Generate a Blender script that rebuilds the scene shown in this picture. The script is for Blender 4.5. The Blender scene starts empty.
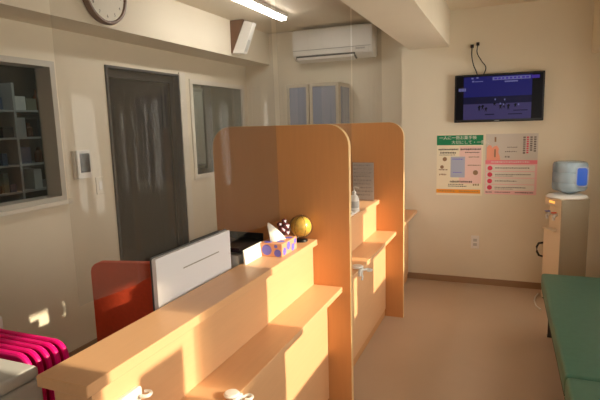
import bpy, bmesh, math, random
from mathutils import Vector, Matrix, Euler
random.seed(7)
S = bpy.context.scene
COL = S.collection
PI = math.pi

# ------------------------------------------------------------------ materials
def srgb(r, g, b):
    f = lambda c: (c/12.92 if c <= .04045 else ((c+.055)/1.055)**2.4)
    return (f(r/255), f(g/255), f(b/255), 1)

def mat(name, col, rough=.5, metal=0, noise=0, scale=8, stretch=(1, 1, 1), bump=0, spec=.5, emit=None, estr=0,
        trans=0, alpha=1, coat=0, ior=1.45):
    m = bpy.data.materials.new(name); m.use_nodes = True
    nt = m.node_tree; p = nt.nodes['Principled BSDF']
    p.inputs['Base Color'].default_value = col
    p.inputs['Roughness'].default_value = rough
    p.inputs['Metallic'].default_value = metal
    p.inputs['Specular IOR Level'].default_value = spec
    p.inputs['Transmission Weight'].default_value = trans
    p.inputs['Coat Weight'].default_value = coat
    p.inputs['IOR'].default_value = ior
    if emit:
        p.inputs['Emission Color'].default_value = emit
        p.inputs['Emission Strength'].default_value = estr
    if noise or bump:
        tc = nt.nodes.new('ShaderNodeTexCoord'); mp = nt.nodes.new('ShaderNodeMapping')
        mp.inputs['Scale'].default_value = stretch
        nz = nt.nodes.new('ShaderNodeTexNoise'); nz.inputs['Scale'].default_value = scale
        nz.inputs['Detail'].default_value = 4
        nt.links.new(tc.outputs['Object'], mp.inputs['Vector']); nt.links.new(mp.outputs['Vector'], nz.inputs['Vector'])
        if noise:
            rp = nt.nodes.new('ShaderNodeValToRGB')
            lo = [max(0, c*(1-noise)) for c in col[:3]]; hi = [min(1, c*(1+noise)) for c in col[:3]]
            rp.color_ramp.elements[0].position = .3; rp.color_ramp.elements[1].position = .7
            rp.color_ramp.elements[0].color = (*lo, 1); rp.color_ramp.elements[1].color = (*hi, 1)
            nt.links.new(nz.outputs['Fac'], rp.inputs['Fac']); nt.links.new(rp.outputs['Color'], p.inputs['Base Color'])
        if bump:
            b = nt.nodes.new('ShaderNodeBump'); b.inputs['Strength'].default_value = bump; b.inputs['Distance'].default_value = .01
            nt.links.new(nz.outputs['Fac'], b.inputs['Height']); nt.links.new(b.outputs['Normal'], p.inputs['Normal'])
    return m

def sheet_mat(name, tint, haze, hazecol, refl, rough):
    """thin clear sheet: straight-through light, a little milky scatter, a fresnel-weighted surface gloss"""
    m = bpy.data.materials.new(name); m.use_nodes = True
    nt = m.node_tree; n = nt.nodes; n.clear()
    out = n.new('ShaderNodeOutputMaterial')
    tr = n.new('ShaderNodeBsdfTransparent'); tr.inputs['Color'].default_value = tint
    df = n.new('ShaderNodeBsdfDiffuse'); df.inputs['Color'].default_value = hazecol
    gl = n.new('ShaderNodeBsdfGlossy'); gl.inputs['Roughness'].default_value = rough
    fr = n.new('ShaderNodeFresnel'); fr.inputs['IOR'].default_value = 1.45
    mu = n.new('ShaderNodeMath'); mu.operation = 'MULTIPLY'; mu.inputs[1].default_value = refl
    m1 = n.new('ShaderNodeMixShader'); m1.inputs['Fac'].default_value = haze
    m2 = n.new('ShaderNodeMixShader')
    L = nt.links.new
    L(tr.outputs[0], m1.inputs[1]); L(df.outputs[0], m1.inputs[2])
    L(fr.outputs[0], mu.inputs[0]); L(mu.outputs[0], m2.inputs['Fac'])
    L(m1.outputs[0], m2.inputs[1]); L(gl.outputs[0], m2.inputs[2]); L(m2.outputs[0], out.inputs['Surface'])
    return m

M = {}
M['wall'] = mat('wall_paint', srgb(226, 217, 198), .7, noise=.02, scale=3, bump=.05)
M['ceiling'] = mat('ceiling_paint', srgb(225, 212, 190), .8)
M['floor'] = mat('floor_vinyl', srgb(188, 166, 144), .42, noise=.03, scale=2.5)
M['skirting'] = mat('skirting_vinyl', srgb(152, 122, 94), .5)
M['white_frame'] = mat('white_painted_frame', srgb(222, 216, 204), .4)
M['alu'] = mat('aluminium_frame', srgb(190, 186, 176), .4, metal=.15)
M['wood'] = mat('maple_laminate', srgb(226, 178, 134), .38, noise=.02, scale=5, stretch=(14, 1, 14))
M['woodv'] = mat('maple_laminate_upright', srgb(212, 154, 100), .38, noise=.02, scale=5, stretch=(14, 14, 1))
M['edge'] = mat('pale_edge_banding', srgb(238, 204, 150), .35)
M['white'] = mat('white_plastic', srgb(232, 230, 226), .35)
M['white_paper'] = mat('white_paper', srgb(238, 236, 230), .8)
M['grey'] = mat('grey_plastic', srgb(150, 150, 148), .45)
M['lgrey'] = mat('light_grey_plastic', srgb(190, 190, 188), .45)
M['dark'] = mat('black_plastic', srgb(24, 24, 26), .35)
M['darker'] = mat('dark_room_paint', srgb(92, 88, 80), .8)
M['dgrey'] = mat('dark_grey', srgb(70, 70, 72), .5)
M['cabframe'] = mat('cabinet_frame', srgb(178, 168, 150), .5)
M['taupe'] = mat('taupe_side_panel', srgb(158, 146, 126), .35)
M['dleaf'] = mat('dark_door_leaf', srgb(46, 44, 42), .35)
M['monitor'] = mat('monitor_white', srgb(226, 228, 236), .35)
M['red'] = mat('orange_red_fabric', srgb(230, 86, 52), .7, noise=.05, scale=60, bump=.1)
M['pink'] = mat('magenta_plastic', srgb(240, 20, 130), .3)
M['pink2'] = mat('deep_magenta_plastic', srgb(214, 12, 110), .35)
M['green'] = mat('green_vinyl_leather', srgb(70, 116, 100), .42, noise=.05, scale=30, bump=.05)
M['seam'] = mat('dark_green_piping', srgb(30, 60, 50), .5)
M['chrome'] = mat('chrome', srgb(190, 190, 190), .2, metal=1)
M['brown'] = mat('brown_wood_rim', srgb(104, 66, 40), .4)
M['clockface'] = mat('clock_face', srgb(225, 220, 205), .5)
M['tube'] = mat('lit_lamp_tube', (1, 1, 1, 1), .5, emit=(1, .97, .91, 1), estr=30)
M['gold'] = mat('gold_leaf', srgb(232, 190, 84), .3, metal=0, noise=.2, scale=60)
M['glass'] = sheet_mat('clear_glass_shell', (.98, .98, .97, 1), .02, (.9, .9, .9, 1), .6, .03)
M['pane'] = sheet_mat('window_glass', (.97, .98, .97, 1), .01, (.8, .8, .8, 1), .8, .01)
M['dimpane'] = sheet_mat('inner_window_glass', (.86, .89, .88, 1), .02, (.3, .31, .3, 1), .5, .02)
M['doorpane'] = sheet_mat('smoked_door_glass', (.34, .36, .37, 1), .10, (.12, .125, .13, 1), .8, .03)
M['vinyl'] = sheet_mat('clear_vinyl_sheet', (.90, .885, .86, 1), .13, (.36, .33, .28, 1), .36, .06)
M['acrylic'] = sheet_mat('clear_acrylic', (.96, .96, .97, 1), .05, (.9, .9, .92, 1), .8, .03)
M['bottle_blue'] = sheet_mat('blue_water_bottle', (.82, .92, 1, 1), .42, (.60, .80, 1, 1), 1.0, .05)
M['blue_handle'] = mat('blue_bottle_grip', srgb(40, 96, 214), .25)
M['cream'] = mat('cream_appliance', srgb(226, 210, 186), .35)
M['cabglass'] = mat('blue_grey_painted_reflection', srgb(122, 130, 150), .25)  # opaque blue-grey colour stands in for a reflection on the panes
M['orange_led'] = mat('orange_indicator', srgb(255, 170, 60), .4, emit=(1, .45, .08, 1), estr=1.2)
M['tissue_box'] = mat('peach_carton', srgb(232, 164, 128), .5)
M['dots'] = mat('violet_dots', srgb(118, 112, 214), .5)
M['purple_glass'] = mat('dark_purple_crystal', srgb(128, 76, 84), .08, spec=.9, coat=.8)
M['silver'] = mat('silver_grey', srgb(150, 146, 140), .25, metal=.6)
M['ink'] = mat('black_ink', srgb(40, 36, 36), .7)
M['midink'] = mat('mid_grey_ink', srgb(168, 160, 156), .7)
M['greyink'] = mat('grey_ink', srgb(120, 112, 108), .7)
M['p_green'] = mat('poster_green', srgb(20, 130, 88), .6)
M['p_orange'] = mat('poster_orange', srgb(240, 160, 48), .6)
M['p_cream'] = mat('poster_cream', srgb(240, 230, 206), .6)
M['p_blush'] = mat('poster_blush', srgb(240, 206, 200), .6)
M['p_blue'] = mat('poster_booklet_blue', srgb(176, 184, 208), .6)
M['p_white'] = mat('poster_white', srgb(232, 226, 218), .55)
M['p_pink'] = mat('poster_pink', srgb(238, 134, 150), .6)
M['p_lpink'] = mat('poster_pale_pink', srgb(240, 196, 198), .6)
M['p_rose'] = mat('poster_rose', srgb(222, 74, 100), .6)
M['p_peach'] = mat('poster_peach', srgb(240, 164, 138), .6)
M['p_grey'] = mat('poster_grey', srgb(206, 198, 190), .6)
M['teal'] = mat('teal_plastic', srgb(70, 170, 170), .4)
M['amber'] = mat('amber_bottle', srgb(96, 58, 34), .2)
M['bluebox'] = mat('slate_blue_carton', srgb(88, 104, 130), .6)
M['tancarton'] = mat('tan_carton', srgb(140, 136, 118), .6)
def screen(name, col, s):
    return mat(name, (0.004, 0.004, 0.005, 1), .3, spec=.12, emit=col, estr=s)
M['scr_blue'] = screen('screen_blue', srgb(44, 44, 132), .32)
M['scr_deep'] = screen('screen_deep_blue', srgb(28, 26, 62), .4)
M['scr_floor'] = screen('screen_stage_floor', srgb(86, 76, 130), .33)
M['scr_dark'] = screen('screen_dark', srgb(14, 12, 18), .3)
M['scr_light'] = screen('screen_caption', srgb(140, 138, 200), .36)
M['scr_violet'] = screen('screen_violet', srgb(84, 60, 180), .38)

# ------------------------------------------------------------------ mesh helpers
def B(): return bmesh.new()

def bx(bm, x0, x1, y0, y1, z0, z1, bev=0, seg=2):
    vs = [bm.verts.new((x, y, z)) for x in (x0, x1) for y in (y0, y1) for z in (z0, z1)]
    F = [(0, 1, 3, 2), (4, 6, 7, 5), (0, 4, 5, 1), (2, 3, 7, 6), (0, 2, 6, 4), (1, 5, 7, 3)]
    fs = [bm.faces.new([vs[i] for i in f]) for f in F]
    if bev:
        es = list({e for f in fs for e in f.edges})
        bmesh.ops.bevel(bm, geom=es, offset=bev, segments=seg, profile=.5, affect='EDGES')
    return bm

def prism(bm, pts, axis, a, b):
    """closed 2D outline pts extruded along an axis from a to b; axis 0: pts=(y,z), 1: pts=(x,z), 2: pts=(x,y)"""
    def P(p, t):
        return {0: (t, p[0], p[1]), 1: (p[0], t, p[1]), 2: (p[0], p[1], t)}[axis]
    A = [bm.verts.new(P(p, a)) for p in pts]; C = [bm.verts.new(P(p, b)) for p in pts]
    n = len(pts)
    bm.faces.new(A); bm.faces.new(C[::-1])
    for i in range(n):
        bm.faces.new((A[i], C[i], C[(i+1) % n], A[(i+1) % n]))
    bmesh.ops.recalc_face_normals(bm, faces=bm.faces[:])
    return bm

def rrect(x0, x1, z0, z1, r, corners=(1, 1, 1, 1), n=8):
    """rounded rectangle; corners order: x1z1, x0z1, x0z0, x1z0"""
    out = []
    for k, (cx, cz, a0) in enumerate(((x1-r, z1-r, 0), (x0+r, z1-r, PI/2), (x0+r, z0+r, PI), (x1-r, z0+r, 1.5*PI))):
        if corners[k]:
            out += [(cx+r*math.cos(a0+PI/2*i/n), cz+r*math.sin(a0+PI/2*i/n)) for i in range(n+1)]
        else:
            out.append(((x1, z1), (x0, z1), (x0, z0), (x1, z0))[k])
    return out

def lathe(bm, prof, n=24, c=(0, 0, 0), axis=2):
    rings = []
    for r, h in prof:
        ring = []
        for i in range(n):
            a = 2*PI*i/n
            p = (r*math.cos(a), r*math.sin(a), h)
            if axis == 0: p = (h, r*math.cos(a), r*math.sin(a))
            if axis == 1: p = (r*math.cos(a), h, r*math.sin(a))
            ring.append(bm.verts.new((p[0]+c[0], p[1]+c[1], p[2]+c[2])))
        rings.append(ring)
    for a, b in zip(rings, rings[1:]):
        for i in range(n):
            bm.faces.new((a[i], a[(i+1) % n], b[(i+1) % n], b[i]))
    bm.faces.new(rings[0][::-1]); bm.faces.new(rings[-1])
    bmesh.ops.recalc_face_normals(bm, faces=bm.faces[:])
    return bm

def tube(bm, pts, r, n=8):
    pts = [Vector(p) for p in pts]; rings = []
    up = Vector((0, 0, 1))
    for i, p in enumerate(pts):
        t = (pts[min(i+1, len(pts)-1)]-pts[max(i-1, 0)]).normalized()
        a = t.cross(up)
        if a.length < .05: a = t.cross(Vector((1, 0, 0)))
        a.normalize(); b = t.cross(a)
        rings.append([bm.verts.new(p+a*r*math.cos(2*PI*k/n)+b*r*math.sin(2*PI*k/n)) for k in range(n)])
    for u, v in zip(rings, rings[1:]):
        for k in range(n): bm.faces.new((u[k], u[(k+1) % n], v[(k+1) % n], v[k]))
    bm.faces.new(rings[0][::-1]); bm.faces.new(rings[-1])
    bmesh.ops.recalc_face_normals(bm, faces=bm.faces[:])
    return bm

def arc(c, r, a0, a1, n=10, plane='xz'):
    out = []
    for i in range(n+1):
        a = a0+(a1-a0)*i/n; u, v = r*math.cos(a), r*math.sin(a)
        out.append({'xz': (c[0]+u, c[1], c[2]+v), 'yz': (c[0], c[1]+u, c[2]+v), 'xy': (c[0]+u, c[1]+v, c[2])}[plane])
    return out

def ball(bm, c, r, sub=3, sc=(1, 1, 1)):
    bmesh.ops.create_icosphere(bm, subdivisions=sub, radius=r, matrix=Matrix.Translation(c) @ Matrix.Diagonal((*sc, 1)))
    return bm

def wloc(o):
    v = Vector((0, 0, 0))
    while o is not None: v += o.location; o = o.parent
    return v

def obj(name, bm, m, parent=None, smooth=False, origin=None, local=False):
    """links the bmesh as ONE object; world coordinates unless local"""
    off = Vector((0, 0, 0))
    if parent is not None and not local: off = wloc(parent)
    if origin is not None: off = Vector(origin)
    if off.length: bmesh.ops.translate(bm, verts=bm.verts[:], vec=-off)
    me = bpy.data.meshes.new(name); bm.to_mesh(me); bm.free()
    o = bpy.data.objects.new(name, me); COL.objects.link(o)
    me.materials.append(m if not isinstance(m, str) else M[m])
    if smooth:
        for p in me.polygons: p.use_smooth = True
        try: me.set_sharp_from_angle(angle=math.radians(40))
        except Exception: pass
    if parent is not None: o.parent = parent
    if origin is not None and parent is None: o.location = origin
    return o

def tag(o, label=None, cat=None, group=None, kind=None):
    if label: o['label'] = label
    if cat: o['category'] = cat
    if group: o['group'] = group
    if kind: o['kind'] = kind
    return o

def thing(name, label, cat, loc, rotz=0, group=None):
    o = bpy.data.objects.new(name, None); COL.objects.link(o)
    o.empty_display_size = .1
    o.location = loc; o.rotation_euler = (0, 0, rotz)
    return tag(o, label, cat, group)

def struct(name, bm, m, parent=None, label=None, cat=None):
    o = obj(name, bm, m, parent)
    if parent is None: tag(o, label, cat, None, 'structure')
    return o

def text_mesh(name, body, size, m, parent, origin, u, v, align='LEFT', depth=.0006):
    """lettering as a mesh: laid along u (writing direction) and v (up) from the world point origin"""
    cu = bpy.data.curves.new(name, 'FONT'); cu.body = body; cu.size = size; cu.align_x = align; cu.extrude = depth
    cu.resolution_u = 2
    t = bpy.data.objects.new(name, cu); COL.objects.link(t)
    bpy.context.view_layer.update()
    me = bpy.data.meshes.new_from_object(t.evaluated_get(bpy.context.evaluated_depsgraph_get()))
    bpy.data.objects.remove(t)
    u, v = Vector(u).normalized(), Vector(v).normalized(); w = u.cross(v)
    off = Vector(origin)-wloc(parent)
    for q in me.vertices:
        c = q.co.copy(); q.co = off+u*c.x+v*c.y+w*(c.z+depth)
    me.materials.clear(); me.materials.append(M[m])
    me.name = name
    o = bpy.data.objects.new(name, me); COL.objects.link(o); o.parent = parent
    return o

# ------------------------------------------------------------------ the room
XL, XR, YF, YB, YO, H = -2.62, .80, -1.5, 4.745, 4.95, 2.45
XBK = -4.3                               # far wall of the room beyond the inner windows

def wall_yz(x0, x1, y0, y1, z0, z1, holes):
    """a wall slab in the y-z plane with rectangular openings (y0,y1,z0,z1)"""
    bm = B()
    ys = sorted({y0, y1, *[h[0] for h in holes], *[h[1] for h in holes]})
    for a, b in zip(ys, ys[1:]):
        if a >= y1 or b <= y0: continue
        cut = sorted([(h[2], h[3]) for h in holes if h[0] <= a+1e-6 and h[1] >= b-1e-6])
        z = z0
        for c0, c1 in cut:
            if c0 > z+1e-6: bx(bm, x0, x1, a, b, z, c0)
            z = c1
        if z < z1-1e-6: bx(bm, x0, x1, a, b, z, z1)
    return bm

struct('floor', bx(B(), XBK-.1, XR+.2, YF-.1, YO+.15, -.1, 0), 'floor')
struct('ceiling', bx(B(), XBK-.1, XR+.2, YF-.1, YO+.15, H, H+.1), 'ceiling')
WIN1 = (.95, 2.40, 1.06, 1.93)
DOOR1 = (2.84, 3.70, 0, 1.955)
WIN2 = (3.86, 4.86, 1.03, 1.93)
struct('wall_left', wall_yz(XL-.12, XL, YF, YO, 0, H, [WIN1, DOOR1, WIN2]), 'wall')
struct('wall_back', bx(B(), -.90, XR, YB, YO+.12, 0, H), 'wall')
struct('wall_back_office', bx(B(), XBK, -.90, YO, YO+.12, 0, H), 'wall')
fb = B(); bx(fb, XBK, .20, YF-.1, YF, 0, H); bx(fb, .70, XR, YF-.1, YF, 0, H); bx(fb, .20, .70, YF-.1, YF, 2.05, H)
struct('wall_front', fb, 'wall')
fb = B()
for a, b in ((.20, .24), (.66, .70)): bx(fb, a, b, YF-.07, YF-.03, 0, 2.05)
bx(fb, .24, .66, YF-.07, YF-.03, 2.0, 2.05); bx(fb, .24, .66, YF-.07, YF-.03, 0, .9)
d2 = struct('fill_door', fb, 'alu')  # unseen glazed door added to let in sky fill from behind the camera
obj('pane', bx(B(), .24, .66, YF-.053, YF-.047, .9, 2.0), 'pane', d2)
# openings in the right wall, the daylight side
SILL, HEAD = .93, 1.755
WR = [(.889, 1.42), (1.814, 2.40), (2.85, 2.964), (3.344, 4.16)]
struct('wall_right', wall_yz(XR, XR+.12, YF, YO, 0, H, [(a, b, SILL, HEAD) for a, b in WR]), 'wall')
for i, (a, b) in enumerate(WR):
    f = B(); t = .02
    bx(f, XR+.07, XR+.10, a, b, SILL, SILL+t); bx(f, XR+.07, XR+.10, a, b, HEAD-t, HEAD)
    bx(f, XR+.07, XR+.10, a, a+t, SILL+t, HEAD-t); bx(f, XR+.07, XR+.10, b-t, b, SILL+t, HEAD-t)
    w = struct('window_%d' % (i+3), f, 'white_frame')
    obj('pane', bx(B(), XR+.083, XR+.087, a+t, b-t, SILL+t, HEAD-t), 'pane', w)
# dark room beyond the inner windows
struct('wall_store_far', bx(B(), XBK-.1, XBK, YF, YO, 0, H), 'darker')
# beams
struct('beam_ceiling', bx(B(), -.83, -.478, YF, YB, 2.145, H), 'wall')
struct('beam_left', bx(B(), XL, -2.33, YF, YO, 2.135, H), 'wall')
struct('beam_right', bx(B(), .62, XR, YF, YB, 2.0, H, .012), 'wall')
# skirting
struct('baseboard_back', bx(B(), -.90, XR, YB-.008, YB, 0, .058), 'skirting')
struct('baseboard_left', bx(B(), XL, XL+.008, YF, DOOR1[0]-.06, 0, .058), 'skirting')
struct('baseboard_right', bx(B(), XR-.008, XR, YF, YB-.01, 0, .058), 'skirting')

# inner windows and door of the left wall
def frame_yz(x0, x1, y0, y1, z0, z1, w, bottom=True):
    bm = B()
    bx(bm, x0, x1, y0, y0+w, z0, z1); bx(bm, x0, x1, y1-w, y1, z0, z1)
    bx(bm, x0, x1, y0+w, y1-w, z1-w, z1)
    if bottom: bx(bm, x0, x1, y0+w, y1-w, z0, z0+w)
    return bm
w1 = struct('window_1', frame_yz(XL-.119, XL+.012, WIN1[0], WIN1[1], WIN1[2], WIN1[3], .035), 'alu')
obj('pane', bx(B(), XL-.114, XL-.109, WIN1[0]+.035, WIN1[1]-.035, WIN1[2]+.035, WIN1[3]-.035), 'dimpane', w1)
obj('window_sill', bx(B(), XL+.013, XL+.035, WIN1[0]-.03, WIN1[1]+.03, WIN1[2]-.02, WIN1[2]+.005, .004), 'white_frame', w1)
d1 = struct('door_1', frame_yz(XL-.10, XL+.014, DOOR1[0], DOOR1[1], 0, DOOR1[3], .016, False), 'dgrey')
lf = obj('door_leaf', frame_yz(XL-.07, XL-.035, DOOR1[0]+.018, DOOR1[1]-.018, .01, DOOR1[3]-.02, .055), 'dleaf', d1)
obj('pane', bx(B(), XL-.055, XL-.050, DOOR1[0]+.075, DOOR1[1]-.075, .062, DOOR1[3]-.077), 'doorpane', d1)
struct('trim_1', bx(B(), XL, XL+.018, DOOR1[1]+.005, DOOR1[1]+.085, 0, DOOR1[3]+.02), 'white_frame')
w2 = struct('window_2', frame_yz(XL-.10, XL+.014, WIN2[0], WIN2[1], WIN2[2], WIN2[3], .04), 'white_frame')
mb = bx(B(), XL-.05, XL-.018, 4.13, 4.25, WIN2[2]+.04, WIN2[3]-.04)
obj('mullion', mb, 'dgrey', w2)
obj('sash_bar', bx(B(), XL-.085, XL-.016, WIN2[0]+.04, WIN2[1]-.04, WIN2[2]+.04, WIN2[2]+.085), 'dgrey', w2)
obj('pane', bx(B(), XL-.008, XL-.004, WIN2[0]+.04, WIN2[1]-.04, WIN2[2]+.04, WIN2[3]-.04), 'dimpane', w2)

# pale roller blind behind the left half of window 2
rb = thing('roller_blind', 'pale grey roller blind half drawn behind the narrow window beside the dark door', 'blind', (XL-.037, 4.015, 1.14))
obj('blind_fabric', bx(B(), XL-.038, XL-.035, 3.905, 4.125, 1.16, 1.83), 'white', rb)
obj('bottom_bar', bx(B(), XL-.043, XL-.030, 3.905, 4.125, 1.14, 1.1595), 'grey', rb)
obj('roller', lathe(B(), [(.016, 3.905), (.016, 4.125)], 12, (XL-.038, 0, 1.847), 1), 'lgrey', rb)

# ------------------------------------------------------------------ the reception counter
XT0, XT1, ZT = -1.032, -.872, .92        # countertop back, front, height
def counter(y0, y1, label, lead=0):
    t = thing('reception_counter', label, 'counter', (-.95, (y0+y1)/2, 0))
    obj('countertop', bx(B(), XT0, XT1, y0-lead, y1, ZT-.03, ZT, .002, 1), 'wood', t)
    obj('upper_panel', bx(B(), -1.018, -.897, y0, y1, .661, ZT-.0305), 'wood', t)
    obj('bag_shelf', bx(B(), -.897, -.743, y0, y1, .652, .68, .002, 1), 'wood', t)
    obj('lower_panel', bx(B(), -1.016, -.826, y0, y1, .06, .651), 'wood', t)
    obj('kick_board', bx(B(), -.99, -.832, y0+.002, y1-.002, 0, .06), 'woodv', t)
    return t
counter(.84, 2.344, 'long wooden reception counter in front, with white monitor behind it and tissue box on top', .035)
counter(2.378, 3.717, 'middle wooden counter section between the two tall divider panels')
counter(3.752, 4.70, 'far end of wooden counter peeking out beyond the second divider panel')

def divider(y, label, xf=-.69):
    t = thing('counter_divider', label, 'partition', (-1.075, y, 0), 0)
    pts = rrect(-1.462, xf, 0, 1.50, .11, (1, 1, 0, 0))
    inner = rrect(-1.460, xf-.002, 0, 1.498, .108, (1, 1, 0, 0))
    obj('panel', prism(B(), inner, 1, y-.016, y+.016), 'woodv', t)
    # edge banding strip round front, top and back
    bm = B(); n = len(pts)
    seq = pts[-1:]+pts[:-1]              # starts at x1 z0, runs up over and down to x0 z0
    out = [bm.verts.new((p[0], y-.0163, p[1])) for p in seq]; out2 = [bm.verts.new((p[0], y+.0163, p[1])) for p in seq]
    seqi = inner[-1:]+inner[:-1]
    inn = [bm.verts.new((p[0], y-.0163, p[1])) for p in seqi]; inn2 = [bm.verts.new((p[0], y+.0163, p[1])) for p in seqi]
    for i in range(n-1):
        bm.faces.new((out[i], out[i+1], out2[i+1], out2[i]))
        bm.faces.new((out[i], inn[i], inn[i+1], out[i+1]))
        bm.faces.new((out2[i+1], inn2[i+1], inn2[i], out2[i]))
    bmesh.ops.recalc_face_normals(bm, faces=bm.faces[:])
    obj('edge_band', bm, 'edge', t)
    return t
divider(2.361, 'nearer tall wooden divider panel with rounded top corners, behind the gold ball', -.70)
divider(3.735, 'farther tall wooden divider panel with rounded top corners, near the television wall')

# cane holders clipped on the counter
def cane_holder(loc, label, s=1.0, plate=False):
    t = thing('cane_holder', label, 'cane holder', loc)
    x, y, z = loc
    if plate:
        obj('base_plate', prism(B(), rrect(y-.045*s, y+.075*s, z-.02*s, z+.022*s, .012*s), 0, x, x+.01), 'white', t)
        obj('clip', tube(B(), arc((x+.022, y+.075*s, z-.002), .014*s, -PI*.6, PI*.8, 10, 'xy'), .005*s), 'white', t, True)
        obj('rubber_hook', tube(B(), [(x+.012, y-.052*s, z-.03*s), (x+.012, y-.062*s, z), (x+.012, y-.055*s, z+.015*s)], .009*s), 'brown', t, True)
    else:
        obj('base_plate', prism(B(), rrect(y-.035*s, y+.035*s, z-.02*s, z+.012*s, .011*s), 0, x, x+.008), 'white', t)
        bm = lathe(B(), [(.004*s, -.002), (.026*s, 0), (.030*s, .006*s), (.024*s, .013*s), (.004*s, .015*s)], 20, (x-.012*s, y-.008*s, z+.017*s))
        obj('grip_pad', bm, 'white', t, True)
        obj('clip', tube(B(), [(x+.004, y+.02*s, z)]+arc((x+.034*s, y+.028*s, z), .016*s, PI, -PI*.55, 10, 'xy'), .0055*s), 'white', t, True)
        obj('stem', tube(B(), [(x+.006, y, z), (x+.012, y, z-.03*s), (x+.010, y-.004, z-.045*s)], .006*s), 'white', t, True)
    return t
cane_holder((-.896, .925, .800), 'white cane holder on counter front glaring in sunlight at bottom left', 1.0, True)
cane_holder((-.7415, 1.245, .672), 'white cane holder clipped to the front bag shelf, bottom centre of photo', .85)
cane_holder((-.741, 2.68, .668), 'white cane holder under the middle counter section shelf just beyond nearer divider', 1.15)

# ------------------------------------------------------------------ things on and behind the counter
# desk behind the counter
dk = thing('staff_desk', 'white staff desk hidden behind the front counter under the monitor', 'desk', (-1.2, 1.75, 0))
obj('desk_top', bx(B(), -1.355, -1.034, 1.24, 2.34, .665, .69, .003, 1), 'white', dk)
for yy in (1.25, 2.31):
    obj('leg_panel', bx(B(), -1.34, -1.036, yy, yy+.022, 0, .664), 'white', dk)

mo = thing('computer_monitor', 'white monitor seen from behind, standing behind the front counter', 'monitor', (-1.10, 1.53, .69))
obj('back_cover', prism(B(), rrect(1.292, 1.772, .775, 1.078, .006), 0, -1.062, -1.046), 'monitor', mo)
obj('bezel', prism(B(), rrect(1.290, 1.774, .773, 1.082, .006), 0, -1.068, -1.0625), 'dgrey', mo)
obj('screen', bx(B(), -1.0695, -1.0685, 1.30, 1.764, .79, 1.07), 'dark', mo)
obj('vent_slot', bx(B(), -1.0458, -1.045, 1.44, 1.68, 1.006, 1.0105), 'grey', mo)
obj('port_cover', bx(B(), -1.0458, -1.0445, 1.40, 1.66, .83, .84), 'lgrey', mo)
obj('stand_neck', bx(B(), -1.12, -1.095, 1.49, 1.57, .70, .86, .004), 'lgrey', mo)
obj('stand_arm', bx(B(), -1.096, -1.0698, 1.50, 1.56, .82, .86), 'lgrey', mo)
obj('stand_base', bx(B(), -1.20, -1.05, 1.42, 1.64, .69, .70, .003), 'lgrey', mo)

# letter tray behind the counter next to the monitor
lt = thing('letter_tray', 'black topped grey letter tray behind counter between monitor and tissue box', 'tray', (-1.16, 1.92, .69))
lb = B()
bx(lb, -1.29, -1.045, 1.82, 2.04, .692, .90, .006)
obj('drawer_unit', lb, 'lgrey', lt)
gb = B()
prism(gb, [(-1.29, .902), (-1.04, .902), (-1.04, .955), (-1.29, .965)], 1, 1.82, 2.04)
obj('grey_lid', gb, 'lgrey', lt)
tb = B()
bx(tb, -1.285, -1.038, 1.83, 2.065, .967, .972); bx(tb, -1.285, -1.28, 1.83, 2.065, .9721, 1.003); bx(tb, -1.28, -1.038, 2.06, 2.065, .9721, 1.003)
bx(tb, -1.28, -1.038, 1.83, 1.835, .9721, .985)
obj('top_tray', tb, 'dark', lt)
obj('drawer_front', bx(B(), -1.039, -1.034, 1.84, 1.97, .71, .79), 'lgrey', lt)

cd = thing('white_card', 'small white card stand on counter edge, sunlit, between monitor and tissue box', 'card stand', (-1.0, 1.88, ZT))
obj('card', prism(B(), [(-1.010, ZT), (-1.0, ZT), (-1.009, ZT+.062), (-1.013, ZT+.062)], 1, 1.815, 1.985), 'white_paper', cd)
obj('foot', bx(B(), -1.018, -1.011, 1.83, 1.97, ZT, ZT+.02), 'grey', cd)

tx = thing('tissue_box', 'peach tissue box with violet dots and a white tissue, on the front counter', 'tissue box', (-.955, 2.05, ZT))
tx0, tx1, ty0, ty1, tz = -1.010, -.900, 1.968, 2.14, ZT+.060
obj('carton', bx(B(), tx0, tx1, ty0, ty1, ZT, tz, .003), 'tissue_box', tx)
db = B()
def disc(bm, c, r, axis, n=18):
    vs = []
    for i in range(n):
        a = 2*PI*i/n; u, v = r*math.cos(a), r*math.sin(a)
        vs.append(bm.verts.new({0: (c[0], c[1]+u, c[2]+v), 1: (c[0]+u, c[1], c[2]+v), 2: (c[0]+u, c[1]+v, c[2])}[axis]))
    f = bm.faces.new(vs)
    r_ = bmesh.ops.extrude_face_region(bm, geom=[f])
    d = [0, 0, 0]; d[axis] = .0006*(-1 if axis == 1 else 1)
    bmesh.ops.translate(bm, verts=[g for g in r_['geom'] if isinstance(g, bmesh.types.BMVert)], vec=d)
for (cx, cz, r) in ((-.975, .030, .024), (-.922, .018, .017), (-.93, .048, .008)): disc(db, (cx, ty0-.0002, ZT+cz), r, 1)
for (cy, cz, r) in ((1.995, .022, .018), (2.04, .038, .019), (2.09, .02, .018), (2.118, .042, .014)): disc(db, (tx1+.0002, cy, ZT+cz), r, 0)
for (cx, cy, r) in ((-.98, 1.995, .018), (-.93, 2.02, .02), (-.975, 2.11, .018), (-.925, 2.10, .018)): disc(db, (cx, cy, tz+.0002), r, 2)
bmesh.ops.recalc_face_normals(db, faces=db.faces[:])
obj('dot_pattern', db, 'dots', tx)
tb = B(); n = 20; rows = []
for j in range(7):
    h = j/6; ring = []
    for i in range(n):
        a = 2*PI*i/n
        r = (.032*(1-h)**.8+.003)*(1+.28*math.sin(3*a+2*h)+.12*math.sin(5*a))
        ring.append(tb.verts.new((-.962-.040*h**1.4+r*.85*math.cos(a), 2.05+1.2*r*math.sin(a), tz+.001+.075*h)))
    rows.append(ring)
for a, b in zip(rows, rows[1:]):
    for i in range(n): tb.faces.new((a[i], a[(i+1) % n], b[(i+1) % n], b[i]))
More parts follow.
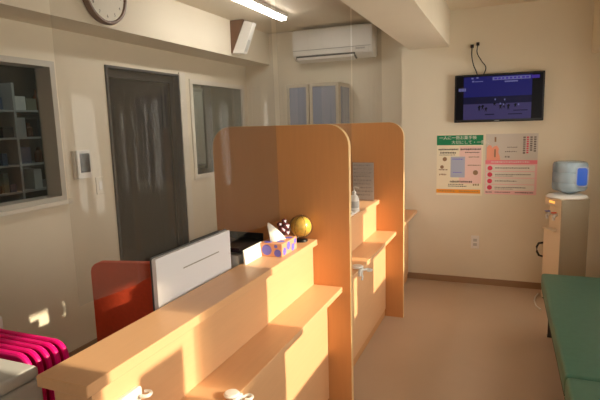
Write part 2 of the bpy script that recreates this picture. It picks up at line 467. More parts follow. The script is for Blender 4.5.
tb.faces.new(rows[-1]); tb.faces.new(rows[0][::-1])
obj('tissue', tb, 'white_paper', tx, True)

gc = (-.935, 2.282, ZT)
gs = thing('gold_globe', 'gold globe ornament in a clear glass shell on a black ring, counter end', 'ornament', gc)
obj('base_ring', lathe(B(), [(.030, 0), (.034, .004), (.030, .012), (.022, .014)], 24, gc), 'dark', gs, True)
obj('inner_ball', ball(B(), (gc[0], gc[1], ZT+.076), .053, 4), 'gold', gs, True)
obj('glass_shell', ball(B(), (gc[0], gc[1], ZT+.076), .060, 4), 'glass', gs, True)
mer = B()
for k in range(3):
    a = k*PI/3+.3
    tube(mer, [(gc[0]+0.0542*math.cos(t)*math.cos(a), gc[1]+0.0542*math.cos(t)*math.sin(a), ZT+.076+0.0542*math.sin(t)) for t in [i*2*PI/28 for i in range(29)]], .0009, 5)
obj('meridian_lines', mer, 'brown', gs)
cf = thing('crystal_figurine', 'small dark purple and silver crystal figurine left of the gold globe', 'ornament', (-1.003, 2.225, ZT))
obj('base', bx(B(), -1.018, -.988, 2.21, 2.24, ZT, ZT+.045, .003), 'silver', cf)
kb = B()
for (dx, dy, dz, r) in ((0, 0, .055, .018), (.016, .006, .068, .017), (.018, .004, .042, .015), (-.012, 0, .075, .012), (.008, .004, .088, .012)):
    bmesh.ops.create_icosphere(kb, subdivisions=1, radius=r*1.25, matrix=Matrix.Translation((-1.012+dx*1.2, 2.225+dy, ZT+dz*1.25)))
obj('crystals', kb, 'purple_glass', cf)

# middle section: sanitiser bottle, leaflet stand, white paper
wp = obj('paper_sheet', bx(B(), -.985, -.885, 2.98, 3.20, ZT, ZT+.012, .002), 'white_paper', origin=(-.935, 3.09, ZT))
tag(wp, 'low white paper pad on the middle counter section under the pump bottle', 'paper')
sp = (-.907, 3.15, ZT+.0125)
sb = thing('pump_bottle', 'white sanitiser pump bottle on the middle counter beside leaflet stand', 'bottle', sp)
obj('bottle', lathe(B(), [(.028, 0), (.032, .004), (.032, .075), (.024, .095), (.012, .104), (.012, .112)], 24, sp), 'white', sb, True)
obj('label', lathe(B(), [(.0325, .02), (.0328, .021), (.0328, .062), (.0325, .063)], 24, sp), 'lgrey', sb, True)
obj('collar', lathe(B(), [(.014, .1125), (.014, .125), (.006, .127)], 16, sp), 'white', sb, True)
obj('pump', tube(B(), [(sp[0], sp[1], sp[2]+.127), (sp[0], sp[1], sp[2]+.150), (sp[0]+.008, sp[1]-.002, sp[2]+.156), (sp[0]+.036, sp[1]-.01, sp[2]+.150)], .006), 'white', sb, True)
# leaflet stand
lc = (-.985, 3.65, ZT)
ls = thing('leaflet_stand', 'clear acrylic stand with a printed notice on the middle counter before farther divider', 'sign stand', lc)
obj('stand', bx(B(), -1.068, -.898, 3.63, 3.70, ZT, ZT+.004), 'acrylic', ls)
obj('clear_panel', bx(B(), -1.068, -.898, 3.660, 3.663, ZT+.0045, ZT+.29), 'acrylic', ls)
pp = obj('notice', bx(B(), -1.064, -.902, 3.6636, 3.6648, ZT+.006, ZT+.285), 'p_white', ls)
lines = B()
for k in range(9):
    z = ZT+.27-k*.028
    x = -1.055
    while x < -.925:
        wd = random.uniform(.006, .022); bx(lines, x, min(x+wd, -.91), 3.6592, 3.6598, z-.010*random.uniform(.6, 1), z); x += wd+.006
obj('printed_lettering', lines, 'midink', ls)

# ------------------------------------------------------------------ clear vinyl sheets over the counter
def vinyl(y0, y1, zb, label, x=-1.085, amp=.009):
    t = thing('vinyl_curtain', label, 'clear sheet', (x, (y0+y1)/2, zb), 0)
    bm = B(); ny, nz = int((y1-y0)*110), 10; g = []
    for i in range(ny+1):
        row = []
        for j in range(nz+1):
            y = y0+(y1-y0)*i/ny; z = zb+(H-.03-zb)*j/nz; k = (1-j/nz)
            dx = amp*(.35+.65*k)*(math.sin(y*11.0+.6*math.sin(z*2))+.5*math.sin(y*27+z))+.0016*(.3+k)*math.sin(y*58+1.3*math.sin(y*9)+.5*z)
            row.append(bm.verts.new((x+dx, y, z)))
        g.append(row)
    for i in range(ny):
        for j in range(nz): bm.faces.new((g[i][j], g[i+1][j], g[i+1][j+1], g[i][j+1]))
    s = obj('clear_sheet', bm, 'vinyl', t, True)
    obj('hanging_rail', bx(B(), x-.008, x+.008, y0, y1, H-.03, H), 'white_frame', t)
    return t
vinyl(1.01, 2.335, 1.012, 'clear vinyl sheet hanging over the front counter, veiling clock and dark door')
vinyl(2.385, 3.71, 1.012, 'clear vinyl sheet hanging between the nearer and farther divider panels')
vinyl(3.76, 4.73, 1.012, 'clear vinyl sheet hanging beyond the farther divider, below the air conditioner end')

# ------------------------------------------------------------------ staff chair
ch = thing('office_chair', 'orange red office chair left of the white monitor', 'chair', (-1.635, 1.99, 0), math.radians(13))
bk = B(); prism(bk, rrect(-.22, .22, .44, .882, .05, (1, 1, 0, 0)), 1, -.185, -.145)
obj('backrest', bk, 'red', ch, local=True)
sbm = B(); bx(sbm, -.20, .175, -.14, .22, .44, .51, .03, 3)
obj('seat', sbm, 'red', ch, True, local=True)
obj('back_support', tube(B(), [(0, -.138, .66), (0, -.12, .50), (0, -.10, .425), (0, .05, .425)], .016), 'dark', ch, True, local=True)
obj('gas_post', lathe(B(), [(.025, .10), (.025, .43)], 16, (0, .06, 0)), 'dark', ch, True, local=True)
for k in range(5):
    a = 2*PI*k/5
    lg = obj('base_leg', tube(B(), [(0, .06, .10), (.25*math.cos(a), .06+.25*math.sin(a), .07)], .016), 'dark', ch, True, local=True)
    obj('caster', lathe(B(), [(.01, -.02), (.03, -.018), (.03, .018), (.01, .02)], 14, (.25*math.cos(a), .06+.25*math.sin(a), .03), 1), 'dark', lg, True, local=True)

# ------------------------------------------------------------------ lower left corner: side cabinet, printer box, pink trays
sc = thing('side_cabinet', 'low white side cabinet at bottom left carrying pink trays', 'cabinet', (-1.5, .85, 0))
obj('carcass', bx(B(), -1.95, -1.115, .45, 1.22, 0, .64), 'white', sc)
obj('top_board', bx(B(), -1.96, -1.105, .44, 1.23, .6405, .66, .003, 1), 'white', sc)
pr = thing('desk_printer', 'pale grey rounded office machine at bottom left corner in front of pink trays', 'printer', (-1.55, .72, .66))
obj('body', bx(B(), -1.92, -1.165, 0.50, .93, .66, .830, .012, 3), 'lgrey', pr, True)
obj('lid', bx(B(), -1.915, -1.169, .503, .928, .8305, .868, .014, 3), 'lgrey', pr, True)
def pink_tray(y, dx, label):
    t = thing('file_tray', label, 'tray', (-1.50+dx, y, .66), 0, 'pink trays standing in a row')
    x0, x1, z0, z1, r = -1.79+dx, -1.215+dx, .66, .866, .045
    o = obj('panel', prism(B(), rrect(x0+.006, x1-.006, z0, z1-.006, r-.006, (1, 1, 0, 0)), 1, y-.004, y+.004), 'pink2', t)
    pts = rrect(x0, x1, z0, z1, r, (1, 1, 0, 0)); seq = pts[-1:]+pts[:-1]
    rp = [(p[0], y, max(p[1], z0+.008)) for p in seq]
    obj('rim', tube(B(), rp, .0085, 8), 'pink', t, True)
    rb = B()
    for k in range(13):
        xx = x0+.05+k*.038
        bx(rb, xx, xx+.02, y-.0075, y-.0042, z1-.07, z1-.022)
    obj('slot_ribs', rb, 'pink', t)
names = ['hindmost of the five magenta plastic trays standing on edge at lower left',
         'second from the back of the five magenta plastic trays at lower left',
         'middle one of the five magenta plastic trays standing at lower left',
         'fourth from the back of the five magenta plastic trays at lower left',
         'front one of five magenta trays, against the pale grey machine']
for k in range(5):
    pink_tray(1.06-k*.0265, -.006*k+random.uniform(-.003, .003), names[k])
tl = thing('marker_bottle', 'small white and teal bottle at the left photo edge beside the pink trays', 'bottle', (-1.63, 1.14, .66))
obj('bottle', lathe(B(), [(.02, 0), (.022, .004), (.022, .20), (.012, .215)], 16, (-1.63, 1.14, .66)), 'white', tl, True)
obj('cap', lathe(B(), [(.013, .2155), (.013, .245), (.008, .25)], 16, (-1.63, 1.14, .66)), 'teal', tl, True)

# ------------------------------------------------------------------ left wall fittings
ic = thing('wall_mounted_intercom', 'white wall intercom with dark screen between the left window and dark door', 'intercom', (XL+.015, 2.56, 1.22))
obj('body', bx(B(), XL+.001, XL+.022, 2.478, 2.620, 1.185, 1.372, .004), 'white', ic)
obj('screen', bx(B(), XL+.0222, XL+.025, 2.527, 2.608, 1.225, 1.352), 'dark', ic)
obj('handset', bx(B(), XL+.0222, XL+.045, 2.482, 2.506, 1.19, 1.375, .006), 'white', ic)
lw = thing('light_switch', 'faint cream switch plate low beside the dark door', 'switch', (XL+.005, 2.70, 1.10))
obj('plate', bx(B(), XL+.001, XL+.008, 2.665, 2.735, 1.06, 1.18, .003), 'wall', lw)
obj('rocker', bx(B(), XL+.0082, XL+.012, 2.685, 2.715, 1.09, 1.15, .002), 'white', lw)

ck = (-2.33, 2.555, 2.325)
cl = thing('wall_clock', 'round white wall clock with brown rim on the left beam, cut by photo top', 'clock', ck)
bm = B(); lathe(bm, [(.150, .001), (.176, .003), (.180, .025), (.172, .045), (.160, .045), (.153, .030)], 48, ck, 0)
obj('rim', bm, 'brown', cl, True)
obj('face', lathe(B(), [(.158, .028), (.158, .034)], 48, ck, 0), 'clockface', cl)
for k in range(12):
    a = PI/2-2*PI*k/12                    # seen from +x the viewer's right is +y
    s = .026
    text_mesh('numeral', str(k or 12), s, 'ink', cl, (ck[0]+.0345, ck[1]+.128*math.cos(a), ck[2]+.128*math.sin(a)-s*.35), (0, 1, 0), (0, 0, 1), 'CENTER')
def hand(name, ang, ln, wd, lift):
    d = Vector((0, math.cos(ang), math.sin(ang))); q = Vector((0, -d.z, d.y)); bm = B(); c = Vector((ck[0]+lift, ck[1], ck[2]))
    vs = [bm.verts.new(p) for p in (c-d*.02+q*wd, c-d*.02-q*wd, c+d*ln-q*wd*.4, c+d*ln+q*wd*.4)]
    f = bm.faces.new(vs); r_ = bmesh.ops.extrude_face_region(bm, geom=[f])
    bmesh.ops.translate(bm, verts=[g for g in r_['geom'] if isinstance(g, bmesh.types.BMVert)], vec=(.0015, 0, 0))
    bmesh.ops.recalc_face_normals(bm, faces=bm.faces[:])
    obj(name, bm, 'ink', cl)
hand('hour_hand', math.radians(160), .07, .005, .037)
hand('minute_hand', math.radians(50), .115, .0035, .040)

# tilted white speaker high on the left beam
spk = thing('wall_speaker', 'white tilted wall speaker with bracket painted dark as shade under ceiling, beside the ceiling light', 'speaker', (-2.25, 4.13, 2.15))
obj('bracket', prism(B(), [(-2.329, 2.16), (-2.318, 2.157), (-2.20, 2.42), (-2.20, 2.445), (-2.329, 2.445)], 1, 4.135, 4.20), 'brown', spk)  # dark brown stands in for the shade between speaker and beam
obj('cabinet', prism(B(), [(-2.314, 2.156), (-2.205, 2.150), (-2.095, 2.405), (-2.18, 2.432)], 1, 4.13, 4.20), 'white', spk)
obj('grille', prism(B(), [(-2.198, 2.168), (-2.196, 2.167), (-2.104, 2.389), (-2.106, 2.390)], 1, 4.14, 4.19), 'lgrey', spk)

# ceiling lamp
lp = thing('ceiling_lamp', 'lit long white fluorescent lamp on the office ceiling', 'lamp', (-1.815, 3.55, H))
obj('housing', bx(B(), -1.86, -1.77, 2.95, 4.17, H-.03, H, .004), 'white', lp)
obj('diffuser', bx(B(), -1.846, -1.784, 2.96, 4.16, H-.052, H-.0305, .006), 'tube', lp)

# air conditioner
ay = YO
ac = thing('wall_mounted_air_conditioner', 'white wall mounted air conditioner below the ceiling light on the office back wall', 'air conditioner', (-1.575, ay, 2.13))
prof = [(ay, 2.13), (ay-.15, 2.125), (ay-.21, 2.165), (ay-.225, 2.30), (ay-.215, 2.40), (ay-.17, 2.425), (ay, 2.425)]
b = prism(B(), prof, 0, -1.975, -1.175)
bmesh.ops.bevel(b, geom=b.edges[:], offset=.008, segments=2, affect='EDGES')
obj('body', b, 'white', ac, True)
obj('air_outlet', prism(B(), [(ay-.12, 2.121), (ay-.200, 2.146), (ay-.202, 2.158), (ay-.214, 2.166), (ay-.210, 2.142), (ay-.13, 2.114)], 0, -1.94, -1.34), 'dgrey', ac)
obj('louver', prism(B(), [(ay-.135, 2.108), (ay-.205, 2.132), (ay-.216, 2.150), (ay-.219, 2.148), (ay-.209, 2.127), (ay-.136, 2.103)], 0, -1.93, -1.35), 'white', ac)
obj('display_window', bx(B(), -1.33, -1.24, ay-.2275, ay-.222, 2.19, 2.205), 'lgrey', ac)
obj('panel_seam', bx(B(), -1.965, -1.185, ay-.2265, ay-.220, 2.215, 2.219), 'grey', ac)

# tall glass door cabinet on the office back wall
gcab = thing('glass_door_cabinet', 'tall cabinet with a blue grey reflection painted on its glass doors under the air conditioner', 'cabinet', (-1.73, 4.78, 0))
obj('carcass', bx(B(), -2.0, -1.46, 4.62, YO-.002, 0, 1.89, .003, 1), 'cabframe', gcab)
for k, (a, c) in enumerate(((-1.995, -1.765), (-1.755, -1.465))):
    fb = B(); w = .028
    bx(fb, a, a+w, 4.598, 4.6195, .9, 1.885); bx(fb, c-w, c, 4.598, 4.6195, .9, 1.885)
    bx(fb, a+w, c-w, 4.598, 4.6195, 1.885-w, 1.885); bx(fb, a+w, c-w, 4.598, 4.6195, .9, .9+w)
    d = obj('door', fb, 'cabframe', gcab)
    obj('glass', bx(B(), a+w, c-w, 4.606, 4.614, .9+w, 1.885-w), 'cabglass', d)
    obj('drawer_door', bx(B(), a, c, 4.598, 4.6195, .02, .89, .002, 1), 'wall', gcab)
obj('side_glass', bx(B(), -1.4598, -1.455, 4.65, 4.92, .95, 1.85), 'cabglass', gcab)

# ------------------------------------------------------------------ back wall: television, cables, posters, outlet
tvy = 4.695
tv = thing('television', 'black flat television showing a blue stage, mounted high on the back wall', 'television', (-.07, tvy, 1.475))
TX0, TX1, TZ0, TZ1 = -.424, .291, 1.478, 1.886
obj('casing', bx(B(), TX0, TX1, tvy-.005, tvy+.03, TZ0, TZ1, .006), 'dark', tv)
obj('wall_mount_bracket', bx(B(), -.2, .06, tvy+.0305, YB-.0005, 1.60, 1.76), 'dark', tv)
fy = tvy-.0055
SX0, SX1, SZ0, SZ1 = TX0+.014, TX1-.014, TZ0+.022, TZ1-.014
obj('screen', bx(B(), SX0, SX1, fy-.001, fy, SZ0, SZ1), 'scr_dark', tv)
sw, sh = SX1-SX0, SZ1-SZ0
def sq(bm, u0, u1, v0, v1, lay):
    bx(bm, SX0+sw*u0, SX0+sw*u1, fy-.001-.0006*lay, fy-.0004-.0006*lay, SZ0+sh*v0, SZ0+sh*v1)
g = B(); sq(g, .09, .88, .52, .98, 1); obj('stage_backdrop', g, 'scr_blue', tv)
g = B(); sq(g, .09, .88, .36, .52, 1); obj('stage_wall', g, 'scr_deep', tv)
g = B(); sq(g, .09, .88, .0, .36, 1); obj('stage_floor', g, 'scr_floor', tv)
g = B(); sq(g, .43, .86, .885, .955, 2); sq(g, .57, .72, .83, .86, 2)
for (u, v) in ((.18, .93), (.24, .94), (.19, .86)): sq(g, u, u+.025, v, v+.035, 2)
sq(g, .22, .32, .862, .878, 2)
for k in range(5): sq(g, .03+.018*k, .044+.018*k, .66, .73, 2)
obj('caption_lettering', g, 'scr_light', tv)
g = B()
for k in range(9): sq(g, .45+.045*k, .45+.045*k+random.uniform(.02, .035), .90, .94, 3)
sq(g, .87, .96, .885, .955, 3)
obj('title_lettering', g, 'scr_violet', tv)
for (u, v, h) in ((.28, .18, .15), (.32, .21, .13), (.36, .17, .11), (.53, .21, .13), (.57, .23, .15), (.62, .19, .15), (.46, .3, .08), (.70, .25, .1)):
    g = B(); prism(g, [(SX0+sw*(u-.014), SZ0+sh*v), (SX0+sw*(u-.002), SZ0+sh*(v+h*.4)), (SX0+sw*(u+.012), SZ0+sh*v), (SX0+sw*(u+.009), SZ0+sh*(v+h*.55)), (SX0+sw*(u+.02), SZ0+sh*(v+h*.8)), (SX0+sw*(u+.003), SZ0+sh*(v+h)), (SX0+sw*(u-.018), SZ0+sh*(v+h*.7)), (SX0+sw*(u-.008), SZ0+sh*(v+h*.55))], 1, fy-.0026, fy-.0022)
    obj('figure_silhouette', g, 'scr_dark', tv)
for (a, b, c, d) in ((.35, .46, .10, .125), (.62, .78, .10, .12), (.68, .84, .18, .2)):
    g = B(); sq(g, a, b, c, d, 2); obj('floor_shadow', g, 'scr_deep', tv)
for (u, v) in ((.52, .33), (.56, .31), (.57, .42), (.46, .43), (.73, .3)):
    g = B(); sq(g, u, u+.014, v, v+.04, 4); obj('stage_light', g, 'scr_light', tv)
obj('logo_mark', bx(B(), -.092, -.052, tvy-.0062, tvy-.0052, TZ0+.007, TZ0+.013), 'grey', tv)

def cable(pts, label, plug):
    t = thing('television_cable', label, 'cable', plug)
    # smooth the path
    P = [Vector(p) for p in pts]; out = []
    for i in range(len(P)-1):
        p0, p1, p2, p3 = P[max(i-1, 0)], P[i], P[i+1], P[min(i+2, len(P)-1)]
        for s in range(6):
            u = s/6
            out.append(.5*((2*p1)+(p2-p0)*u+(2*p0-5*p1+4*p2-p3)*u*u+(3*p1-p0-3*p2+p3)*u**3))
    out.append(P[-1])
    obj('cord', tube(B(), out, .0045, 6), 'dark', t, True)
    obj('plug', bx(B(), plug[0]-.013, plug[0]+.013, YB-.022, YB-.0005, plug[2]-.014, plug[2]+.014, .003), 'dark', t)
cable([(-0.289, YB-.016, 2.125), (-0.289, YB-.03, 2.05), (-0.274, YB-.03, 1.97), (-0.249, YB-.013, 1.91), (-0.234, YB-.012, 1.85)],
      'left black cable running from wall plug down behind the television', (-0.289, YB, 2.13))
cable([(-0.242, YB-.016, 2.14), (-0.246, YB-.03, 2.07), (-0.209, YB-.03, 2.0), (-0.174, YB-.03, 1.95), (-0.179, YB-.013, 1.91), (-0.204, YB-.012, 1.86)],
      'right black cable looping from wall plug down behind the television', (-0.242, YB, 2.145))

def poster(name, x0, x1, z0, z1, base, label):
    t = thing(name, label, 'poster', ((x0+x1)/2, YB, z0))
    obj('sheet', bx(B(), x0, x1, YB-.0018, YB-.0002, z0, z1), base, t)
    W, Hh = x1-x0, z1-z0
    def q(bm, u0, u1, v0, v1, lay=1):      # u across, v down from the top
        bx(bm, x0+W*u0, x0+W*u1, YB-.0018-.0005*lay, YB-.0018-.0005*(lay-1)-.00005, z1-Hh*v1, z1-Hh*v0)
    def words(bm, u0, u1, v, h, lay=2, gap=.012, lo=.015, hi=.03):
        u = u0
        while u < u1:
            wd = random.uniform(lo, hi); q(bm, u, min(u+wd, u1), v+h*random.uniform(0, .2), v+h*random.uniform(.8, 1), lay); u += wd+gap
    def T(nm, s, size, u, v, m, lay=2):
        text_mesh(nm, s, size, m, t, (x0+W*u, YB-.0018-.0005*(lay-1)-.0002, z1-Hh*v), (1, 0, 0), (0, 0, 1), 'LEFT', .0002)
    return t, q, words, T

pa, q, words, T = poster('information_poster', -.577, -.178, .822, 1.372, 'p_cream', 'left poster with green heading and orange foot band on the back wall')
g = B(); q(g, .0, 1, .01, .17); obj('heading_band', g, 'p_green', pa)
T('heading_lettering', '一人に一冊お薬手帳', .036, .05, .075, 'p_white')
T('heading_lettering', '大切にして・一冊に', .036, .32, .15, 'p_white')
g = B(); q(g, .5, .97, .19, .80); obj('blush_field', g, 'p_blush', pa)
g = B(); q(g, .31, .62, .36, .70, 2); obj('booklet_picture', g, 'p_blue', pa)
g = B(); words(g, .35, .58, .39, .022, 3); words(g, .37, .56, .61, .018, 3); obj('booklet_lettering', g, 'dots', pa)
g = B()
words(g, .04, .47, .225, .03); words(g, .52, .95, .225, .03); words(g, .08, .42, .28, .03); words(g, .06, .4, .325, .012)
words(g, .62, .92, .283, .018); words(g, .30, .78, .755, .035); words(g, .26, .6, .81, .016); words(g, .26, .66, .84, .016)
obj('text_lettering', g, 'ink', pa)
for (u, v, r) in ((.18, .40, .019), (.12, .53, .016), (.85, .62, .022)):
    g = B(); disc(g, (-.577+.399*u, YB-.0026, 1.372-.55*v), r, 1); obj('round_drawing', g, 'skirting', pa)
g = B()
words(g, .70, .92, .355, .02); words(g, .68, .95, .49, .02); words(g, .05, .25, .56, .03); words(g, .06, .22, .64, .03); words(g, .80, .93, .80, .04)
obj('drawing_lettering', g, 'skirting', pa)
g = B(); q(g, .0, .96, .90, .965); obj('foot_band', g, 'p_orange', pa)
g = B(); words(g, .05, .42, .92, .022); words(g, .5, .92, .92, .022); obj('foot_lettering', g, 'skirting', pa)

pb, q, words, T = poster('health_poster', -.157, .262, .84, 1.372, 'p_lpink', 'right poster with pink rows and four rose circles below the television')
g = B(); q(g, 0, 1, 0, .43); obj('photo_field', g, 'p_grey', pb)
g = B()
prism(g, [(-.157+.419*u, 1.372-.532*v) for u, v in ((.02, .43), (.02, .22), (.06, .18), (.11, .19), (.13, .23), (.17, .20), (.22, .19), (.26, .24), (.25, .31), (.28, .36), (.29, .43))], 1, YB-.0029, YB-.0024)
obj('hand_picture', g, 'p_peach', pb)
g = B(); q(g, .17, .205, .05, .13, 2); q(g, .17, .2, .25, .38, 3); obj('dark_detail', g, 'skirting', pb)
g = B()
for k, (a, c) in enumerate(((.92, .30), (.85, .28), (.72, .30))):
    v = .05
    while v < c: h = random.uniform(.018, .03); q(g, a, a+.045, v, v+h, 2); v += h+.012
words(g, .42, .62, .21, .02); words(g, .38, .6, .28, .02); words(g, .38, .47, .36, .03)
obj('text_lettering', g, 'greyink', pb)
g = B(); v = .05
while v < .33: h = random.uniform(.018, .03); q(g, .785, .825, v, v+h, 2); v += h+.012
obj('rose_text_column', g, 'p_rose', pb)
g = B(); q(g, 0, 1, .43, .495); obj('pink_band', g, 'p_pink', pb)
g = B(); words(g, .12, .85, .45, .022); obj('band_lettering', g, 'p_white', pb)
for k in range(4):
    v = .515+.108*k
    g = B(); q(g, .02, .96, v, v+.095); r = obj('row_panel', g, 'p_white', pb)
    g = B(); disc(g, (-.157+.419*.095, YB-.0027, 1.372-.532*(v+.048)), .021, 1); obj('rose_circle', g, 'p_rose', r)
    g = B(); words(g, .2, (.85, .88, .62, .8)[k], v+.035, .02)
    if k in (1, 3): words(g, .2, .55, v+.065, .012)
    obj('row_lettering', g, 'greyink', r)
g = B(); words(g, .02, .14, .955, .02); words(g, .2, .5, .957, .014); words(g, .6, .95, .955, .02); obj('foot_lettering', g, 'ink', pb)

ol = thing('wall_outlet', 'cream socket plate low on the back wall between counter and water dispenser', 'outlet', (-.227, YB, .36))
obj('plate', bx(B(), -.262, -.192, YB-.008, YB-.0005, .335, .455, .003), 'white', ol)
for zz in (.372, .412):
    obj('socket', bx(B(), -.243, -.211, YB-.0095, YB-.0082, zz-.012, zz+.014), 'lgrey', ol)

# ------------------------------------------------------------------ water dispenser
wd = thing('water_dispenser', 'cream water dispenser at the back right corner behind the green bench', 'water dispenser', (.468, 4.46, 0), math.radians(-64))
# local: front is -y' ; width .23, depth .22
a, d_ = .118, .112
b = B(); bx(b, -a, a-.004, -d_+.001, d_, .012, .60, .006); obj('lower_body', b, 'cream', wd, True, local=True)
b = B(); bx(b, -a, a-.004, -d_+.045, d_, .6005, .80); bx(b, a-.045, a-.004, -d_+.001, -d_+.0449, .6005, .80); obj('tap_recess', b, 'cream', wd, True, local=True)
b = B(); bx(b, -a, a-.004, -d_+.001, d_, .8005, .868, .006); obj('head', b, 'cream', wd, True, local=True)
obj('side_panel', bx(B(), a-.0035, a+.006, -d_+.001, d_, .012, .866, .003), 'taupe', wd, local=True)
obj('top_collar', lathe(B(), [(.09, .8685), (.148, .869), (.152, .875), (.140, .889), (.105, .900), (.062, .902)], 36), 'white', wd, True, local=True)
for k, (xx, m) in enumerate(((-.045, 'blue_handle'), (.045, 'red'))):
    t = obj('tap', tube(B(), [(xx, -d_+.046, .735), (xx, -d_+.0, .737), (xx, -d_-.016, .722), (xx, -d_-.016, .695)], .013), 'white', wd, True, local=True)
    obj('tap_lever', bx(B(), xx-.011, xx+.011, -d_-.034, -d_+.004, .7515, .759, .002), m, t, local=True)
obj('drip_tray', bx(B(), -.09, .07, -d_-.03, -d_+.044, .601, .615, .004), 'cream', wd, local=True)
led = B()
for k in range(3): bx(led, -.05+k*.028, -.032+k*.028, -d_-.0012, -d_+.0012, .825, .842)
obj('indicator_lights', led, 'orange_led', wd, local=True)
obj('foot', bx(B(), -a+.01, a-.01, -d_+.01, d_-.01, 0, .0118), 'dgrey', wd, local=True)
wb = thing('water_bottle', 'large blue tinted water bottle upside down on the dispenser', 'bottle', (.482, 4.46, .9025), math.radians(4))
prof = [(.035, .0), (.05, .004), (.085, .018), (.118, .030), (.126, .045), (.126, .085), (.122, .092), (.126, .099), (.126, .165), (.122, .172), (.126, .179), (.126, .226), (.118, .246), (.095, .255)]
obj('bottle', lathe(B(), prof, 40), 'bottle_blue', wb, True, local=True)
obj('grip', prism(B(), rrect(.028, .098, .075, .21, .018), 1, -.1265, -.095), 'blue_handle', wb, local=True)
obj('grip_frame', tube(B(), [(p[0], -.124, p[1]) for p in rrect(.024, .102, .070, .215, .02)+[(.102, .195)]], .005, 6), 'p_blue', wb, True, local=True)

cb = obj('power_cord', tube(B(), [(.335, 4.62, .455), (.29, 4.60, .45), (.275, 4.59, .42), (.278, 4.59, .38), (.295, 4.60, .345), (.335, 4.64, .325)], .009, 6), 'dark', origin=(.29, 4.60, .33))
tag(cb, 'black power cord hanging down left of the water dispenser', 'cord')
fc = obj('floor_cord', tube(B(), [(.300, 4.58, .012), (.275, 4.50, .008), (.262, 4.40, .007), (.270, 4.28, .007), (.30, 4.20, .007)], .006, 6), 'white', origin=(.28, 4.4, 0))
tag(fc, 'thin white cord on the floor at the foot of the water dispenser', 'cord')

# ------------------------------------------------------------------ green benches
def bench(y0, y1, label):
    t = thing('waiting_bench', label, 'bench', (.50, (y0+y1)/2, 0), 0, 'green waiting benches')
    x0, x1 = .262, .75
    obj('seat_cushion', bx(B(), x0, x1, y0, y1, .33, .43, .018, 4), 'green', t, True)
    pb_ = B()
    P = [(x0+.006, y0+.006), (x1-.006, y0+.006), (x1-.006, y1-.006), (x0+.006, y1-.006), (x0+.006, y0+.006)]
    tube(pb_, [(p[0], p[1], .335) for p in P], .006, 6)
    obj('piping', pb_, 'seam', t, True)
    fr = B()
    bx(fr, x0+.03, x1-.03, y0+.03, y1-.03, .295, .329)
    obj('seat_frame', fr, 'dgrey', t)
    for xx in (x0+.05, x1-.08):
        for yy in (y0+.06, y1-.09):
            lg = obj('leg', bx(B(), xx, xx+.03, yy, yy+.03, .008, .295), 'dgrey', t)
            obj('foot_cap', bx(B(), xx-.003, xx+.033, yy-.003, yy+.033, 0, .0078), 'dark', lg)
    return t
bench(2.235, 3.765, 'far green vinyl bench along the right wall, beside the water dispenser')
bench(.70, 2.228, 'near green vinyl bench at bottom right corner, beyond the seam')

# added unseen: paper sheet blocking sun at the nearest window, sheer curtain softening its edge
nt_ = obj('window_notice', bx(B(), XR+.0785, XR+.0815, 1.039, 1.239, SILL+.001, 1.515), 'white_paper', origin=(XR+.08, 1.2, SILL))
tag(nt_, 'added unseen paper sheet blocking sun at the nearest window of the right wall', 'notice')

lcn = thing('sun_softening_curtain', 'added unseen sheer curtain softening the sun edge at the nearest window', 'curtain', (XR+.045, 1.37, SILL+.01))
sheer = sheet_mat('sheer_fabric', (.85, .83, .78, 1), .42, (.8, .78, .72, 1), .1, .5)
for k, y0 in enumerate((1.300, 1.328, 1.356)):
    bm = B(); g = []
    for i in range(41):
        y = y0+(1.418-y0)*i/40
        g.append([bm.verts.new((XR+.018+.022*k+.008*math.sin(i*1.1+k), y, z)) for z in (SILL+.012, HEAD-.022)])
    for a, b in zip(g, g[1:]): bm.faces.new((a[0], b[0], b[1], a[1]))
    obj('sheer_fabric', bm, sheer, lcn, True)
obj('curtain_rod', bx(B(), XR+.04, XR+.05, .89, 1.419, HEAD-.022, HEAD-.010), 'white_frame', lcn)

# ------------------------------------------------------------------ dispensary beyond the left window
sh = thing('medicine_shelf', 'open dispensary shelving full of cartons seen through the left window', 'shelf', (-3.62, 3.0, 0))
SY0, SY1, SX_0, SX_1 = 2.35, 3.75, -3.80, -3.50
for yy in (SY0, 2.80, 3.28, SY1-.02):
    obj('upright', bx(B(), SX_0, SX_1, yy, yy+.02, 0, 1.88), 'lgrey', sh)
levels = [.55, .80, 1.03, 1.24, 1.45, 1.66]
for zz in levels:
    obj('shelf_board', bx(B(), SX_0, SX_1-.002, SY0+.021, 2.799, zz, zz+.015), 'lgrey', sh)
    obj('shelf_board', bx(B(), SX_0, SX_1-.002, 2.821, 3.279, zz, zz+.015), 'lgrey', sh)
    obj('shelf_board', bx(B(), SX_0, SX_1-.002, 3.301, SY1-.021, zz, zz+.015), 'lgrey', sh)
cm = ['lgrey', 'bluebox', 'tancarton', 'dgrey', 'white', 'dgrey', 'bluebox']
proto = {}
for m in cm:
    proto[m] = None
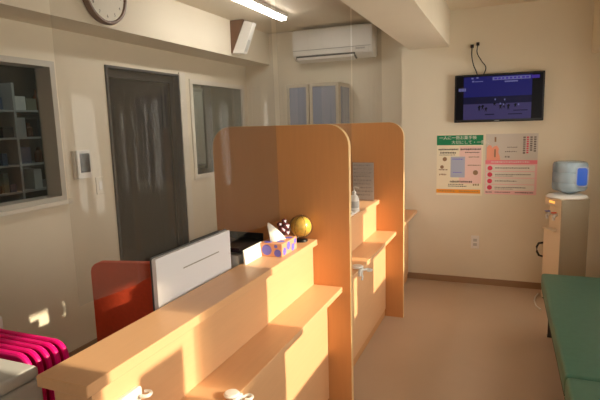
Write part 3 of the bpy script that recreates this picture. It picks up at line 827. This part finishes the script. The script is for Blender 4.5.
for zz in levels[1:]:
    for (a, c) in ((SY0+.03, 2.79), (2.83, 3.27), (3.31, SY1-.03)):
        y = a
        while y < c-.08:
            wdt = random.choice((.05, .06, .08, .10)); hgt = random.uniform(.05, .17)
            if random.random() < .15: y += .05; continue
            m = random.choice(cm)
            if random.random() < .22:
                o = obj('medicine_bottle', lathe(B(), [(.03, 0), (.032, .004), (.032, hgt*.65), (.015, hgt*.8), (.015, hgt)], 14), 'amber', smooth=True)
                o.location = (-3.56, y+wdt/2, zz+.0155)
                tag(o, 'brown medicine bottle on the dim dispensary shelves beyond the left window', 'bottle', 'medicine bottles on the dispensary shelves')
            else:
                o = obj('medicine_carton', bx(B(), -.10, .04, -wdt/2+.004, wdt/2-.004, 0, hgt), m)
                o.location = (-3.56, y+wdt/2, zz+.0155)
                nm = {'white_paper': 'white', 'white': 'white', 'lgrey': 'light grey', 'bluebox': 'slate blue', 'tancarton': 'tan', 'dgrey': 'dark grey'}[m]
                tag(o, nm+' medicine carton on the dim dispensary shelves beyond the left window', 'carton', nm+' medicine cartons on the dispensary shelves')
            y += wdt

# ------------------------------------------------------------------ light
sun = bpy.data.lights.new('sun', 'SUN'); so = bpy.data.objects.new('sun', sun); COL.objects.link(so)
sun.energy = 5.9; sun.color = (1, .82, .58); sun.angle = math.radians(.7)
so.rotation_euler = Vector((-1, -.02, -.38)).to_track_quat('-Z', 'Y').to_euler(); so.location = (4, 2, 4)
stl = bpy.data.lights.new('store_fill_light', 'AREA'); stl.size = 1.0; stl.energy = 2.6; stl.color = (.9, 1, .95)  # unseen fill added to lift the dim store, no fixture modelled
sto = bpy.data.objects.new('store_fill_light', stl); COL.objects.link(sto); sto.location = (-3.25, 2.9, 2.42)
W = bpy.data.worlds.new('sky'); S.world = W; W.use_nodes = True
bg = W.node_tree.nodes['Background']; bg.inputs['Color'].default_value = (1, .93, .82, 1); bg.inputs['Strength'].default_value = 10.0
for i, (a, b) in enumerate(WR):
    al = bpy.data.lights.new('window_portal', 'AREA'); al.shape = 'RECTANGLE'; al.size = HEAD-SILL; al.size_y = b-a
    al.cycles.is_portal = True
    ao = bpy.data.objects.new('window_portal', al); COL.objects.link(ao)
    ao.location = (XR+.13, (a+b)/2, (SILL+HEAD)/2); ao.rotation_euler = (0, PI/2, 0)

al = bpy.data.lights.new('fill_door_portal', 'AREA'); al.shape = 'RECTANGLE'; al.size = .42; al.size_y = 1.1; al.cycles.is_portal = True
ao = bpy.data.objects.new('fill_door_portal', al); COL.objects.link(ao); ao.location = (.45, YF-.11, 1.45); ao.rotation_euler = (PI/2, 0, 0)
# ------------------------------------------------------------------ camera
yaw, pit, rol, fpx = 0.389225967, 0.148830515, 0.0286283409, 501.650275
f = Vector((-math.sin(yaw)*math.cos(pit), math.cos(yaw)*math.cos(pit), -math.sin(pit)))
rt = Vector((math.cos(yaw), math.sin(yaw), 0)); dn = f.cross(rt)
c, s = math.cos(rol), math.sin(rol)
R_, D_ = rt*c+dn*s, -rt*s+dn*c
cam = bpy.data.cameras.new('camera'); co = bpy.data.objects.new('camera', cam); COL.objects.link(co)
cam.sensor_fit = 'HORIZONTAL'; cam.sensor_width = 36; cam.lens = fpx/600*36; cam.clip_start = .02
mx = Matrix(((R_.x, -D_.x, -f.x, 0), (R_.y, -D_.y, -f.y, 0), (R_.z, -D_.z, -f.z, 1.5), (0, 0, 0, 1)))
co.matrix_world = mx
S.camera = co

S.view_settings.view_transform = 'Standard'; S.view_settings.look = 'None'; S.view_settings.gamma = 1
S.view_settings.use_curve_mapping = False; S.view_settings.exposure = .27
cy = S.cycles
cy.max_bounces = 12; cy.diffuse_bounces = 6; cy.glossy_bounces = 4; cy.transparent_max_bounces = 16; cy.transmission_bounces = 6
cy.use_denoising = True
cy.sample_clamp_indirect = 6
